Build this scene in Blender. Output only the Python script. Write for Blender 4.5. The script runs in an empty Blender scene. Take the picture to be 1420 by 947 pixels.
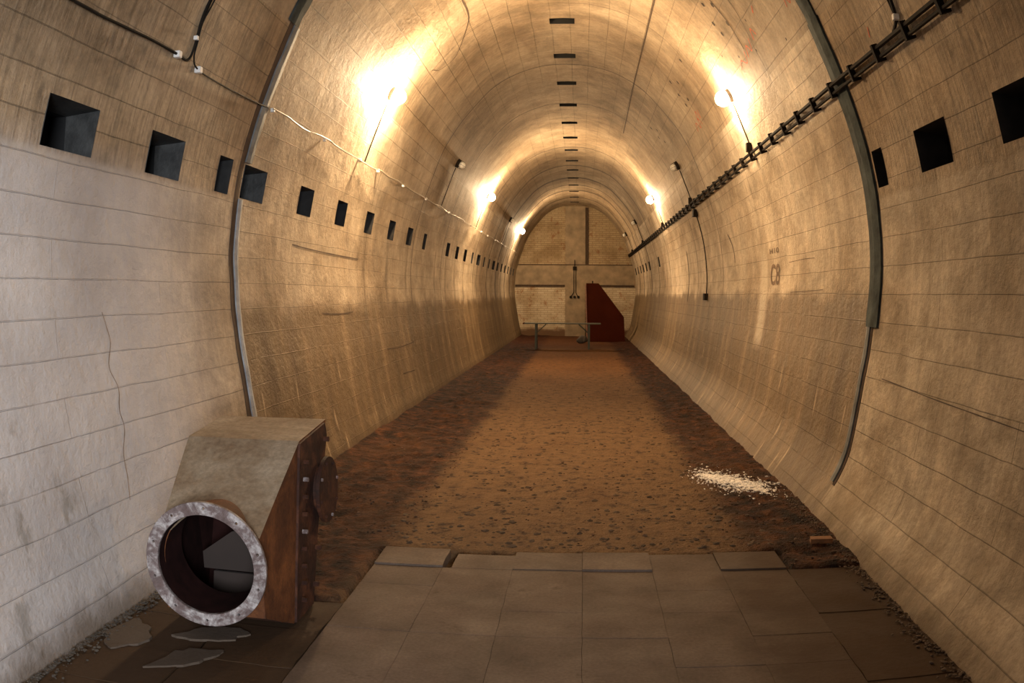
import bpy, bmesh, math, random
from math import sin, cos, pi, radians, hypot, atan2
from mathutils import Vector, Matrix, noise
random.seed(7)
S = bpy.context.scene
C = S.collection

# ------------------------------------------------------------------ materials
def newmat(name):
    m = bpy.data.materials.new(name); m.use_nodes = True
    nt = m.node_tree; nt.nodes.clear()
    out = nt.nodes.new('ShaderNodeOutputMaterial'); b = nt.nodes.new('ShaderNodeBsdfPrincipled')
    nt.links.new(b.outputs[0], out.inputs[0])
    return m, nt, b
class NT:
    def __init__(s, nt): s.nt = nt
    def n(s, t, **kw):
        x = s.nt.nodes.new(t)
        for k, v in kw.items():
            if k.startswith('i_'): x.inputs[k[2:].replace('_', ' ')].default_value = v
            else: setattr(x, k, v)
        return x
    def l(s, a, b): s.nt.links.new(a, b)
    def pos(s): return s.n('ShaderNodeNewGeometry').outputs['Position']
    def uv(s): return s.n('ShaderNodeTexCoord').outputs['UV']
    def mapp(s, v, sc=(1,1,1), loc=(0,0,0)):
        m = s.n('ShaderNodeMapping'); m.inputs['Scale'].default_value = sc; m.inputs['Location'].default_value = loc
        s.l(v, m.inputs['Vector']); return m.outputs[0]
    def noise(s, v, scale, detail=4, rough=.55, dist=0):
        x = s.n('ShaderNodeTexNoise'); x.inputs['Scale'].default_value = scale; x.inputs['Detail'].default_value = detail
        x.inputs['Roughness'].default_value = rough; x.inputs['Distortion'].default_value = dist
        s.l(v, x.inputs['Vector']); return x.outputs['Fac']
    def ramp(s, f, stops):
        r = s.n('ShaderNodeValToRGB'); e = r.color_ramp.elements
        while len(e) < len(stops): e.new(0.5)
        for q, (p, c) in zip(e, stops):
            q.position = p; q.color = (c[0], c[1], c[2], 1) if hasattr(c, '__len__') else (c, c, c, 1)
        s.l(f, r.inputs[0]); return r.outputs[0]
    def mix(s, f, a, b, mode='MIX'):
        m = s.n('ShaderNodeMix', data_type='RGBA', blend_type=mode)
        for i, v in ((0, f), (6, a), (7, b)):
            sock = m.inputs[i]
            if isinstance(v, (int, float)): sock.default_value = v if i == 0 else (v, v, v, 1)
            elif isinstance(v, tuple): sock.default_value = (*v, 1)
            else: s.l(v, sock)
        return m.outputs[2]
    def math(s, op, a, b=None, c=None, clamp=False):
        m = s.n('ShaderNodeMath', operation=op); m.use_clamp = clamp
        for i, v in enumerate((a, b, c)):
            if v is None: continue
            if isinstance(v, (int, float)): m.inputs[i].default_value = v
            else: s.l(v, m.inputs[i])
        return m.outputs[0]
    def step(s, v, a, b, lo=0., hi=1.):
        m = s.n('ShaderNodeMapRange'); m.interpolation_type = 'SMOOTHSTEP'
        for i, x in zip((1, 2, 3, 4), (a, b, lo, hi)): m.inputs[i].default_value = x
        s.l(v, m.inputs[0]); return m.outputs[0]
    def sep(s, v):
        x = s.n('ShaderNodeSeparateXYZ'); s.l(v, x.inputs[0]); return x.outputs
    def bump(s, h, strength, dist, prev=None):
        b = s.n('ShaderNodeBump'); b.inputs['Strength'].default_value = strength; b.inputs['Distance'].default_value = dist
        s.l(h, b.inputs['Height'])
        if prev: s.l(prev, b.inputs['Normal'])
        return b.outputs[0]

def simple(name, col, rough=.7, metal=0., var=.25, scale=12., bump=.0, emit=None, spec=.5):
    m, nt, b = newmat(name); t = NT(nt); p = t.pos()
    f = t.noise(p, scale)
    lo = tuple(c * (1 - var) for c in col); hi = tuple(min(1, c * (1 + var)) for c in col)
    t.l(t.ramp(f, [(.3, lo), (.7, hi)]), b.inputs['Base Color'])
    b.inputs['Roughness'].default_value = rough; b.inputs['Metallic'].default_value = metal
    b.inputs['Specular IOR Level'].default_value = spec
    if bump: t.l(t.bump(t.noise(p, scale * 4), .6, bump), b.inputs['Normal'])
    if emit:
        b.inputs['Emission Color'].default_value = (*emit[0], 1); b.inputs['Emission Strength'].default_value = emit[1]
    return m

def wall_material(ceil=False, right=False):
    m, nt, b = newmat('ceiling_concrete' if ceil else ('right_concrete' if right else 'left_concrete')); t = NT(nt)
    uv = t.uv(); pos = t.pos(); X, Y, Z = t.sep(pos)
    # ragged coordinates so that the board lines wander a little
    wob = t.n('ShaderNodeTexNoise'); wob.inputs['Scale'].default_value = 1.3; wob.inputs['Detail'].default_value = 3; t.l(pos, wob.inputs['Vector'])
    sub = t.n('ShaderNodeVectorMath', operation='MULTIPLY_ADD'); t.l(wob.outputs['Color'], sub.inputs[0])
    sub.inputs[1].default_value = (.03, .03, .03); t.l(uv, sub.inputs[2])
    br = t.n('ShaderNodeTexBrick'); t.l(sub.outputs[0], br.inputs['Vector'])
    br.inputs['Scale'].default_value = 1; br.inputs['Brick Width'].default_value = 2.4 if not ceil else 1.7; br.inputs['Row Height'].default_value = .2 if not ceil else .25
    br.inputs['Mortar Size'].default_value = .004; br.inputs['Mortar Smooth'].default_value = .6
    br.inputs['Color1'].default_value = (.75,.75,.75,1); br.inputs['Color2'].default_value = (1,1,1,1)
    br.inputs['Mortar'].default_value = (0,0,0,1)
    line = br.outputs['Fac']
    patch = t.noise(t.mapp(uv, (.7, .7, .7)), 1.0, 5, .6)
    keep = t.step(t.noise(t.mapp(uv, (.6, 1.2, 1)), 1.1, 4), .46, .60)      # lines fade in and out
    linev = t.math('MULTIPLY', line, keep)
    base = t.ramp(patch, [(.32, (.25, .19, .125)), (.48, (.40, .325, .235)), (.66, (.54, .46, .35))])
    tone = t.mix(.30, (1., 1., 1.), br.outputs['Color'])
    base = t.mix(1., base, tone, 'MULTIPLY')
    fine = t.noise(uv, 26, 6, .7)
    base = t.mix(1., base, t.ramp(fine, [(.25, .80), (.75, 1.12)]), 'MULTIPLY')
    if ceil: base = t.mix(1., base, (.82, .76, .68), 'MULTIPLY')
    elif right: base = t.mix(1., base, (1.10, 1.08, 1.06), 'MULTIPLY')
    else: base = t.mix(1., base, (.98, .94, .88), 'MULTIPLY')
    # soot and damp blotches
    blot = t.step(t.noise(t.mapp(pos, (1, .5, 1), (3, 7, 1)), .9, 6, .65, .6), .52, .74)
    base = t.mix(t.math('MULTIPLY', blot, .65 if ceil else .45), base, (.15, .10, .058))
    mot = t.noise(t.mapp(pos, (1, .8, 1), (9, 2, 4)), 3.2, 7, .72, .4)
    base = t.mix(1., base, t.ramp(mot, [(.33, .72), (.62, 1.16)]), 'MULTIPLY')
    # dark pin-prick speckles
    vo = t.n('ShaderNodeTexVoronoi'); vo.inputs['Scale'].default_value = 3.2; t.l(t.mapp(uv, (1.2, .8, 1)), vo.inputs['Vector'])
    sp = t.math('MULTIPLY', t.step(vo.outputs['Distance'], .035, .015), t.step(t.noise(uv, .8), .5, .6))
    base = t.mix(t.math('MULTIPLY', sp, .6), base, (.09, .06, .04))
    hgt = t.math('MULTIPLY', fine, .5)
    rough = .75
    # vertical drips / form marks
    drip = t.noise(t.mapp(uv, (14, .55, 1)), 1.0, 5, .6)
    base = t.mix(1., base, t.ramp(drip, [(.3, .80), (.62, 1.08)]), 'MULTIPLY')
    # section joints: thin dark lines round the vault
    for yy, w in ((10.0, .01), (12.9, .016), (15.66, .016), (20.45, .022), (23.4, .05), (25.9, .09), (27.6, .05), (29.0, .10), (31.2, .07)):
        d = t.math('ABSOLUTE', t.math('SUBTRACT', t.math('MULTIPLY_ADD', t.noise(uv, 2.0, 2), .10, Y), yy + .05))
        g = t.step(d, w * 1.8, w * .5)
        base = t.mix(t.math('MULTIPLY', g, .9 if yy > 12 else .4), base, (.05, .032, .02))
    if not ceil:
        # damp dark lower band beyond the grey joint
        zz = t.math('MULTIPLY_ADD', t.noise(t.mapp(uv, (1.2, .3, 1)), 1.4, 5, .6), .55, Z)
        damp = t.math('MULTIPLY', t.step(zz, 1.86 if not right else 1.98, 1.66 if not right else 1.84), t.step(Y, 5.98, 6.05))
        wetcol = t.ramp(t.noise(t.mapp(uv, (3, .5, 1)), 1.0, 5, .65), [(.34, (.085, .052, .024)), (.55, (.15, .098, .048)), (.74, (.27, .19, .105))])
        base = t.mix(t.math('MULTIPLY', damp, .92), base, wetcol)
        if right: wetcol = t.mix(1., wetcol, (.66, .58, .48), 'MULTIPLY')
        streak = t.step(t.noise(t.mapp(uv, (5.5, .9, 1), (2, 0, 0)), 1.3, 2, .4), .66, .72)
        smask = t.math('MULTIPLY', t.math('MULTIPLY', streak, damp), t.step(Z, 1.0, .7))
        base = t.mix(t.math('MULTIPLY', smask, .7), base, (.50, .38, .24))
        # lime run below the stencil on the right, rust drips under the left niches
        if right:
            g = t.math('MULTIPLY', t.step(t.math('ABSOLUTE', t.math('SUBTRACT', Y, 9.95)), .30, .1), t.step(Z, .95, 1.15))
            g = t.math('MULTIPLY', g, t.step(Z, 2.4, 1.9))
            base = t.mix(t.math('MULTIPLY', g, .6), base, (.56, .47, .35))
            near = t.math('MULTIPLY', t.step(Y, 6.1, 5.6), t.step(t.noise(pos, 1.3, 6, .7), .46, .66))
            base = t.mix(t.math('MULTIPLY', near, .45), base, (.17, .12, .065))
        else:
            for yy in (9.98, 11.2, 12.5, 15.0, 16.2, 17.4, 18.7, 21.1, 24.8):
                g = t.math('MULTIPLY', t.step(t.math('ABSOLUTE', t.math('SUBTRACT', Y, yy)), .11, .02), t.step(Z, 2.42, 2.3))
                g = t.math('MULTIPLY', g, t.step(t.noise(t.mapp(uv, (4, 1, 1)), 2, 3), .3, .6))
                base = t.mix(t.math('MULTIPLY', g, .55), base, (.10, .07, .04))
            # greyish zone close to the camera: cool daylight painted into the colour
            g = t.math('MULTIPLY', t.step(Y, 6.0, 4.2), t.step(Z, 2.5, 2.2))
            base = t.mix(t.math('MULTIPLY', g, .75), base, t.ramp(patch, [(.3, (.36, .34, .335)), (.7, (.52, .50, .50))]))
            st = t.math('MULTIPLY', t.step(Y, 4.2, 3.7), t.step(t.noise(t.mapp(pos, (1, 1.8, 1.0), (0, 2, 0)), 2.2, 5, .65), .56, .7))
            st = t.math('MULTIPLY', st, t.step(Z, 1.3, .9))
            base = t.mix(t.math('MULTIPLY', st, .55), base, (.14, .12, .09))
        # dirty foot of the wall
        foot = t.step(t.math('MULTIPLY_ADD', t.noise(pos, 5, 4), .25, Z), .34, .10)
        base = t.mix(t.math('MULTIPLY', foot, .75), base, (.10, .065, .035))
        rr = t.math('MULTIPLY_ADD', damp, -.24, .80)
        rr = t.math('ADD', rr, t.math('MULTIPLY', t.math('SUBTRACT', drip, .5), .3))
        t.l(rr, b.inputs['Roughness'])
        # upper zone near the camera: upright brushed marks
        up = t.math('MULTIPLY', t.step(Z, 2.3, 2.36), t.step(Y, 6.05, 5.9))
        vm = t.noise(t.mapp(uv, (30, 2.2, 1)), 1.0, 5, .7)
        base = t.mix(up, base, t.mix(1., base, t.ramp(vm, [(.33, (.52, .48, .44)), (.55, (.92, .86, .78))]), 'MULTIPLY'))
        hgt = t.math('ADD', hgt, t.math('MULTIPLY', t.math('MULTIPLY', vm, up), .8))
        bl = t.math('MULTIPLY', up, t.step(t.noise(t.mapp(uv, (2.2, 1.1, 1)), 1.6, 6, .7), .54, .68))
        base = t.mix(t.math('MULTIPLY', bl, .5), base, (.075, .058, .042))
    else:
        b.inputs['Roughness'].default_value = .75
    # the lines themselves
    base = t.mix(t.math('MULTIPLY', linev, .36), base, (.12, .085, .055))
    t.l(base, b.inputs['Base Color'])
    b.inputs['Specular IOR Level'].default_value = .3
    h = t.math('ADD', hgt, t.math('MULTIPLY', linev, 1.0 if not ceil else -1.3))
    h = t.math('ADD', h, t.math('MULTIPLY', br.outputs['Color'], .9))
    h = t.math('ADD', h, t.math('MULTIPLY', t.noise(uv, 7, 6, .65), 1.6))
    t.l(t.bump(h, .8, .014), b.inputs['Normal'])
    return m

def dirt_material():
    m, nt, b = newmat('dirt'); t = NT(nt); p = t.pos(); X, Y, Z = t.sep(p)
    n1 = t.noise(p, 1.1, 5, .6); n2 = t.noise(p, 14, 5, .7)
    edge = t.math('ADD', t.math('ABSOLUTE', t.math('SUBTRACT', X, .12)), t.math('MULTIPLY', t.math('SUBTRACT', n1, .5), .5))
    path = t.step(edge, 1.28, .98)  # dry path, moist sides; the left side also paints the duct's shadow
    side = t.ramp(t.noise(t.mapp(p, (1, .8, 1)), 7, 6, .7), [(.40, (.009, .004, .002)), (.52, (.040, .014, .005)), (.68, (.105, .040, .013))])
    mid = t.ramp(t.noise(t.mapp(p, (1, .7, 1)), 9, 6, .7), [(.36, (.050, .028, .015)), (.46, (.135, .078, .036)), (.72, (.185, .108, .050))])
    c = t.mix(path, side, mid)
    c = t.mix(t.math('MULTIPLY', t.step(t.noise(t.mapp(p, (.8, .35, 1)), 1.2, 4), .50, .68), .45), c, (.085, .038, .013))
    # darker, redder towards the very end
    g = t.step(Y, 25.0, 26.5)
    c = t.mix(t.math('MULTIPLY', g, .55), c, (.055, .017, .006))
    c = t.mix(t.step(Y, 9., 22.), c, t.mix(1., c, (.80, .58, .36), 'MULTIPLY'))
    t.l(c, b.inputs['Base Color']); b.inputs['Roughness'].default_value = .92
    b.inputs['Specular IOR Level'].default_value = .2
    h = t.math('ADD', n2, t.math('MULTIPLY', t.noise(p, 45, 4), .4))
    t.l(t.bump(h, 1, .05), b.inputs['Normal'])
    return m

def slab_material(name, lo, hi):
    m, nt, b = newmat(name); t = NT(nt); p = t.pos()
    c = t.ramp(t.noise(p, 2.4, 6, .65), [(.32, lo), (.68, hi)])
    c = t.mix(t.math('MULTIPLY', t.step(t.noise(p, 3.5, 5, .7, .5), .60, .72), .5), c, (.045, .030, .02))
    c = t.mix(1., c, t.ramp(t.noise(p, 60, 4), [(.3, .82), (.7, 1.12)]), 'MULTIPLY')
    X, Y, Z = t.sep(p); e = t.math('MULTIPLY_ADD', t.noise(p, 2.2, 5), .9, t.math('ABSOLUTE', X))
    c = t.mix(t.math('MULTIPLY', t.step(e, 1.25, 1.75), .75), c, (.045, .024, .011))  # brown dust towards the sides; on the left also painted duct shadow
    oi = t.n('ShaderNodeObjectInfo')
    c = t.mix(1., c, t.ramp(oi.outputs['Random'], [(0, .93), (1, 1.06)]), 'MULTIPLY')
    t.l(c, b.inputs['Base Color'])
    t.l(t.ramp(t.noise(p, 3, 4), [(.3, .7), (.7, .9)]), b.inputs['Roughness']); b.inputs['Specular IOR Level'].default_value = .15
    t.l(t.bump(t.noise(p, 35, 5), .5, .004), b.inputs['Normal'])
    return m

def rust_material(name, a, bcol, c3, scale=3.):
    m, nt, b = newmat(name); t = NT(nt); p = t.pos()
    n = t.noise(p, scale, 7, .7, .3)
    c = t.ramp(n, [(.28, c3), (.48, bcol), (.68, a)])
    c = t.mix(1., c, t.ramp(t.noise(p, 40, 4, .7), [(.3, .75), (.7, 1.2)]), 'MULTIPLY')
    t.l(c, b.inputs['Base Color']); b.inputs['Roughness'].default_value = .78; b.inputs['Specular IOR Level'].default_value = .25
    t.l(t.bump(t.noise(p, 30, 5), .5, .004), b.inputs['Normal'])
    return m

def brick_material():
    m, nt, b = newmat('whitewashed_brick'); t = NT(nt); p = t.pos(); X, Y, Z = t.sep(p)
    cv = t.n('ShaderNodeCombineXYZ'); t.l(X, cv.inputs[0]); t.l(Z, cv.inputs[1])
    br = t.n('ShaderNodeTexBrick'); t.l(cv.outputs[0], br.inputs['Vector']); br.inputs['Scale'].default_value = 1
    br.inputs['Brick Width'].default_value = .27; br.inputs['Row Height'].default_value = .083; br.inputs['Mortar Size'].default_value = .011
    br.inputs['Color1'].default_value = (.42, .335, .22, 1); br.inputs['Color2'].default_value = (.50, .41, .28, 1); br.inputs['Mortar'].default_value = (.31, .24, .155, 1)
    c = br.outputs['Color']
    c = t.mix(t.math('MULTIPLY', t.step(t.noise(p, 3.4, 6, .75, .4), .565, .64), .75), c, (.27, .125, .05))
    c = t.mix(t.step(t.noise(p, 1.4, 5), .42, .66), c, t.mix(1., c, (.72, .66, .58), 'MULTIPLY'))
    # the masonry is paler low down, soil-splashed at the very foot
    c = t.mix(t.step(Z, 2.9, 2.6), t.mix(1., c, (.66, .60, .50), 'MULTIPLY'), c)
    foot = t.step(t.math('MULTIPLY_ADD', t.noise(p, 3, 4), .3, Z), .52, .34)
    c = t.mix(foot, c, (.10, .05, .02))
    t.l(c, b.inputs['Base Color']); b.inputs['Roughness'].default_value = .85
    t.l(t.bump(br.outputs['Fac'], -.5, .01), b.inputs['Normal'])
    return m

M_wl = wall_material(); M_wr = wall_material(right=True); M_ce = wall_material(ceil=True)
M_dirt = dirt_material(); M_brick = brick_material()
M_beam = simple('end_beam_concrete', (.225, .165, .10), .85, var=.3, scale=3, bump=.004)
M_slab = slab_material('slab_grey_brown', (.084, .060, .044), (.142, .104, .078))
M_slabd = slab_material('slab_damp_and_shadow', (.028, .017, .010), (.062, .037, .021))  # damp brown; left of the walkway it also paints the duct's shadow
M_niche = simple('tarred_lining', (.036, .036, .034), .55, var=.5, scale=9, bump=.006)
M_black = simple('depth_black', (.004, .004, .004), .9, var=.1)  # black painted in for the unlit depth of niches and crown slots
M_nichedark = simple('niche_dark_grey', (.014, .013, .012), .8, var=.5)  # darker lining for the far, right-hand and narrow niches
M_jl = simple('joint_filler_pale', (.27, .275, .275), .7, var=.35, scale=9, bump=.006)
M_jm = simple('joint_filler_mid', (.135, .145, .145), .7, var=.45, scale=7, bump=.006)
M_jd = simple('joint_filler_slate', (.045, .056, .055), .85, var=.6, spec=.15, scale=7, bump=.006)
M_jgap = simple('joint_gap_brown', (.05, .028, .014), .9, var=.3)
M_blackcable = simple('black_cable', (.012, .010, .008), .7, var=.3, spec=.15)
M_cream = simple('cream_cable', (.42, .36, .27), .5, var=.3, scale=5)
M_clip = simple('white_plastic', (.75, .74, .70), .4, var=.1)
M_iron = simple('dark_iron', (.013, .009, .006), .8, 0, var=.4, spec=.12)
M_globe_off = simple('opal_glass_unlit', (.80, .76, .66), .25, var=.05)
M_red = simple('oxide_red_paint', (.052, .010, .004), .9, var=.15, scale=2, spec=.05)
M_redl = simple('worn_edge', (.22, .10, .06), .6, var=.3)
M_green = simple('weathered_green_timber', (.022, .024, .015), .7, var=.3, scale=8)
M_top = simple('table_board', (.05, .05, .035), .85, var=.3, scale=6)
M_duct = rust_material('duct_grey_tan', (.30, .235, .16), (.205, .145, .088), (.13, .070, .032))
M_ductr = rust_material('duct_rust_shaded', (.19, .068, .020), (.095, .032, .010), (.04, .014, .006), 4)  # orange rust of the side faces, their shade partly in the colour
M_ductd = rust_material('duct_dark_rust', (.10, .034, .014), (.035, .012, .006), (.012, .006, .004), 7)
M_ring = rust_material('flange_worn', (.42, .39, .37), (.125, .092, .085), (.075, .045, .038), 14)
M_inner = simple('duct_lining', (.016, .005, .004), .9, var=.4, spec=.1)
M_litwall = simple('duct_lit_wall_grey', (.030, .019, .014), .9, var=.15, scale=4)
M_white = simple('plaster_dust', (.80, .76, .70), .9, var=.12)
M_stone = simple('soil_clod', (.055, .026, .011), .95, var=.7, scale=2.3)
M_patch = slab_material('wet_sheen_patch', (.13, .118, .10), (.20, .18, .155))  # pale colour painted for reflections on the wet floor
M_redbrick = simple('brick_orange', (.17, .075, .028), .9, var=.25, scale=14)
M_stencil = simple('stencil_paint', (.11, .065, .035), .8, var=.4, scale=30)
M_redpaint = simple('red_marker', (.45, .09, .03), .8, var=.3)

# ------------------------------------------------------------------ helpers
def children_fix(o, parent):
    if parent is not None:
        o.parent = parent
        p = parent; off = Vector()
        while p is not None: off += p.location; p = p.parent
        o.location = o.location - off
def obj(name, bm, mat, parent=None, smooth=False, mats=None):
    me = bpy.data.meshes.new(name); bm.to_mesh(me); bm.free()
    for mm in (mats or [mat]): me.materials.append(mm)
    if smooth:
        for f in me.polygons: f.use_smooth = True
    o = bpy.data.objects.new(name, me); C.objects.link(o); children_fix(o, parent); return o
def empty(name, loc, label, cat, group=None):
    o = bpy.data.objects.new(name, None); C.objects.link(o); o.location = loc; o.empty_display_size = .1
    return tag(o, label, cat, group)
def tag(o, label, cat, group=None):
    o['label'] = label; o['category'] = cat
    if group: o['group'] = group
    return o
def add_box(bm, lo, hi, mi=0):
    vs = [bm.verts.new((x, y, z)) for z in (lo[2], hi[2]) for y in (lo[1], hi[1]) for x in (lo[0], hi[0])]
    for q in ((0,2,3,1), (4,5,7,6), (0,1,5,4), (2,6,7,3), (0,4,6,2), (1,3,7,5)):
        f = bm.faces.new([vs[i] for i in q]); f.material_index = mi
def add_bar(bm, a, b, w, h=None, up=(0,0,1)):
    a = Vector(a); b = Vector(b); h = h or w; d = (b - a).normalized(); u = Vector(up)
    if abs(d.dot(u)) > .95: u = Vector((1,0,0))
    s = d.cross(u).normalized(); u = s.cross(d).normalized()
    vs = [bm.verts.new(p + s * (w/2) * i + u * (h/2) * j) for p in (a, b) for i, j in ((-1,-1), (1,-1), (1,1), (-1,1))]
    for q in ((3,2,1,0), (4,5,6,7), (0,1,5,4), (1,2,6,5), (2,3,7,6), (3,0,4,7)): bm.faces.new([vs[i] for i in q])
def add_tube(bm, pts, r, seg=8, cap=True):
    pts = [Vector(p) for p in pts]; rings = []; prev = None
    for i, p in enumerate(pts):
        d = (pts[min(i+1, len(pts)-1)] - pts[max(i-1, 0)]).normalized()
        if prev is None: u = d.orthogonal().normalized()
        else:
            u = prev - d * prev.dot(d); u.normalize()
        prev = u; v = d.cross(u)
        rr = r[i] if isinstance(r, (list, tuple)) else r
        rings.append([bm.verts.new(p + (u * cos(2*pi*k/seg) + v * sin(2*pi*k/seg)) * rr) for k in range(seg)])
    for a, b in zip(rings, rings[1:]):
        for k in range(seg): bm.faces.new((a[k], a[(k+1)%seg], b[(k+1)%seg], b[k]))
    if cap: bm.faces.new(rings[0][::-1]); bm.faces.new(rings[-1])
def add_prism(bm, poly, axis, a, b, mi=0):
    """poly: 2-D points; extruded along axis ('x': poly is y,z; 'y': poly is x,z; 'z': x,y)"""
    def mk(q, t): return {'x': (t, q[0], q[1]), 'y': (q[0], t, q[1]), 'z': (q[0], q[1], t)}[axis]
    A = [bm.verts.new(mk(q, a)) for q in poly]; B = [bm.verts.new(mk(q, b)) for q in poly]; n = len(poly)
    fs = [bm.faces.new(A), bm.faces.new(B[::-1])]
    for k in range(n): fs.append(bm.faces.new((A[k], B[k], B[(k+1)%n], A[(k+1)%n])))
    for f in fs: f.material_index = mi
    bmesh.ops.recalc_face_normals(bm, faces=fs); return fs
def add_sphere(bm, c, r, sx=1, sy=1, sz=1, u=20, v=12, mat=None):
    g = bmesh.ops.create_uvsphere(bm, u_segments=u, v_segments=v, radius=r)
    for w in g['verts']:
        w.co = Vector((w.co.x * sx, w.co.y * sy, w.co.z * sz))
        if mat: w.co = mat @ w.co
        w.co += Vector(c)
def catmull(pts, n=8):
    P = [Vector(p) for p in pts]; P = [2*P[0]-P[1]] + P + [2*P[-1]-P[-2]]; out = []
    for i in range(1, len(P)-2):
        for k in range(n):
            t = k / n; a, b, c, d = P[i-1], P[i], P[i+1], P[i+2]
            out.append(.5 * ((2*b) + (c-a)*t + (2*a-5*b+4*c-d)*t*t + (3*b-a-3*c+d)*t**3))
    out.append(P[-2]); return out

# ------------------------------------------------------------------ tunnel section
KEY = [(2.02,-.25),(2.075,-.05),(2.115,.12),(2.165,.3),(2.235,.65),(2.29,1.0),(2.34,1.3),(2.37,1.6),(2.385,1.87),(2.375,2.1),(2.345,2.4),(2.29,2.68),
       (2.20,3.0),(2.115,3.25),(2.03,3.48),(1.885,3.84),(1.64,4.24),(1.30,4.65),(1.07,4.86),(.80,5.02),(.52,5.12),(.26,5.175),(0,5.19)]
CUR = [ (v.x, v.y) for v in catmull([(a, b, 0) for a, b in KEY], 10) ]
def wx(z):
    for (x0, z0), (x1, z1) in zip(CUR, CUR[1:]):
        if z0 <= z <= z1: return x0 + (x1-x0) * (z-z0) / (z1-z0 + 1e-12)
    return 0.
def foot_in(z): return .15 * max(0, min(1, 1 - z/.5))**1.6
def wp(y, z, side, off=0.):
    """point on (or off the surface of) the vault wall at height z; side -1 left, +1 right"""
    e = .02; x = wx(z) - (foot_in(z) if side > 0 else 0); dx = (wx(z+e) - wx(z-e)) / (2*e); n = Vector((-1, 0, dx)).normalized()
    return Vector((side * (x + n.x*off), y, z + n.z*off))
def wn(z, side):
    e = .02; dx = (wx(z+e) - wx(z-e)) / (2*e); n = Vector((-1, 0, dx)).normalized(); return Vector((side*n.x, 0, n.z))
YE = 33.74; Y0 = -4.5; ZC = 3.66
def cutlist(lo, hi, stepv, marks):
    v = [lo, hi] + [m for m in marks if lo < m < hi]; k = lo
    while k < hi:
        if all(abs(k-m) > stepv*.35 for m in v): v.append(k)
        k += stepv
    return sorted(set(round(x, 5) for x in v))

# niches -------------------------------------------------------------
NL = [(3.40, 3.89), (4.515, 4.975), (5.555, 5.79), (6.03, 6.51), (7.39, 7.785)]
for i in range(2, 22):
    if i == 7: continue
    yc = 6.33 + 1.2376 * i; w = .36
    if i in (12, 15): w = .62
    if i in (6, 11, 13, 14): w = .24
    NL.append((yc - w/2, yc + w/2))
NR = [(3.40, 3.85), (4.49, 4.975), (5.60, 5.80)] + [(y - .18, y + .18) for y in (22.95, 26.1, 27.35, 28.6, 29.9, 31.2, 32.5)]
ZL = (2.345, 2.60); ZR = (2.395, 2.655)
SL = [(10.61 + 1.689*k, 10.84 + 1.689*k) for k in range(14) if 10.84 + 1.689*k < YE]
SX = (-.18, .145)

def arc_table(pts):
    s = [0]
    for a, b in zip(pts, pts[1:]): s.append(s[-1] + hypot(b[0]-a[0], b[1]-a[1]))
    return s
def shell(name, prof, ys, holes, mat):
    """prof: list of (x, z, s); holes: (y0, y1, p0, p1, key) skipped quads"""
    bm = bmesh.new(); uvl = bm.loops.layers.uv.new('UVMap')
    rows = [[bm.verts.new((x, y, z)) for (x, z, s) in prof] for y in ys]
    for j in range(len(ys)-1):
        ym = (ys[j] + ys[j+1]) / 2
        for i in range(len(prof)-1):
            if holes(ym, (prof[i][0]+prof[i+1][0])/2, (prof[i][1]+prof[i+1][1])/2): continue
            f = bm.faces.new((rows[j][i], rows[j][i+1], rows[j+1][i+1], rows[j+1][i]))
            for lp, (a, b) in zip(f.loops, ((j, i), (j, i+1), (j+1, i+1), (j+1, i))): lp[uvl].uv = (ys[a], prof[b][2])
    bmesh.ops.recalc_face_normals(bm, faces=bm.faces)
    o = obj(name, bm, mat, smooth=True); o['kind'] = 'structure'; return o
half = [p for p in CUR]
def side_prof(zmarks, side):
    zs = sorted(set([round(z, 4) for x, z in half if -.25 <= z <= ZC and all(abs(z-q) > .02 for q in zmarks)] + list(zmarks) + [ZC]))
    pts = [(wx(z) - (foot_in(z) if side > 0 else 0), z) for z in zs]; s = arc_table(pts)
    return [(side*x, z, a) for (x, z), a in zip(pts, s)]
inz = lambda z, Z: Z[0] < z < Z[1]
wall_left = shell('wall_left', side_prof(ZL, -1), cutlist(Y0, YE, .5, [q for n in NL for q in n]),
    lambda y, x, z: inz(z, ZL) and any(a < y < b for a, b in NL), M_wl)
wall_right = shell('wall_right', side_prof(ZR, 1), cutlist(Y0, YE, .5, [q for n in NR for q in n]),
    lambda y, x, z: inz(z, ZR) and any(a < y < b for a, b in NR), M_wr)
up = [(x, z) for x, z in half if z > ZC + .01]; up = [(wx(ZC), ZC)] + up
prof = [(-x, z) for x, z in up][:-1] + [(0, 5.19)] + [(x, z) for x, z in up[::-1]][1:]
prof = [p for p in prof if all(abs(p[0]-q) > .012 for q in SX)]
def zt(x):
    best = min(zip(half, half[1:]), key=lambda ab: abs((ab[0][0]+ab[1][0])/2 - abs(x))); return (best[0][1]+best[1][1])/2
prof = sorted(prof + [(q, zt(q)) for q in SX], key=lambda p: atan2(p[0], p[1]-1.6)); s = arc_table(prof)
ceiling = shell('ceiling', [(x, z, a) for (x, z), a in zip(prof, s)], cutlist(Y0, YE, .5, [q for n in SL for q in n]),
    lambda y, x, z: SX[0] < x < SX[1] and z > 4.9 and any(a < y < b for a, b in SL), M_ce)

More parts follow.
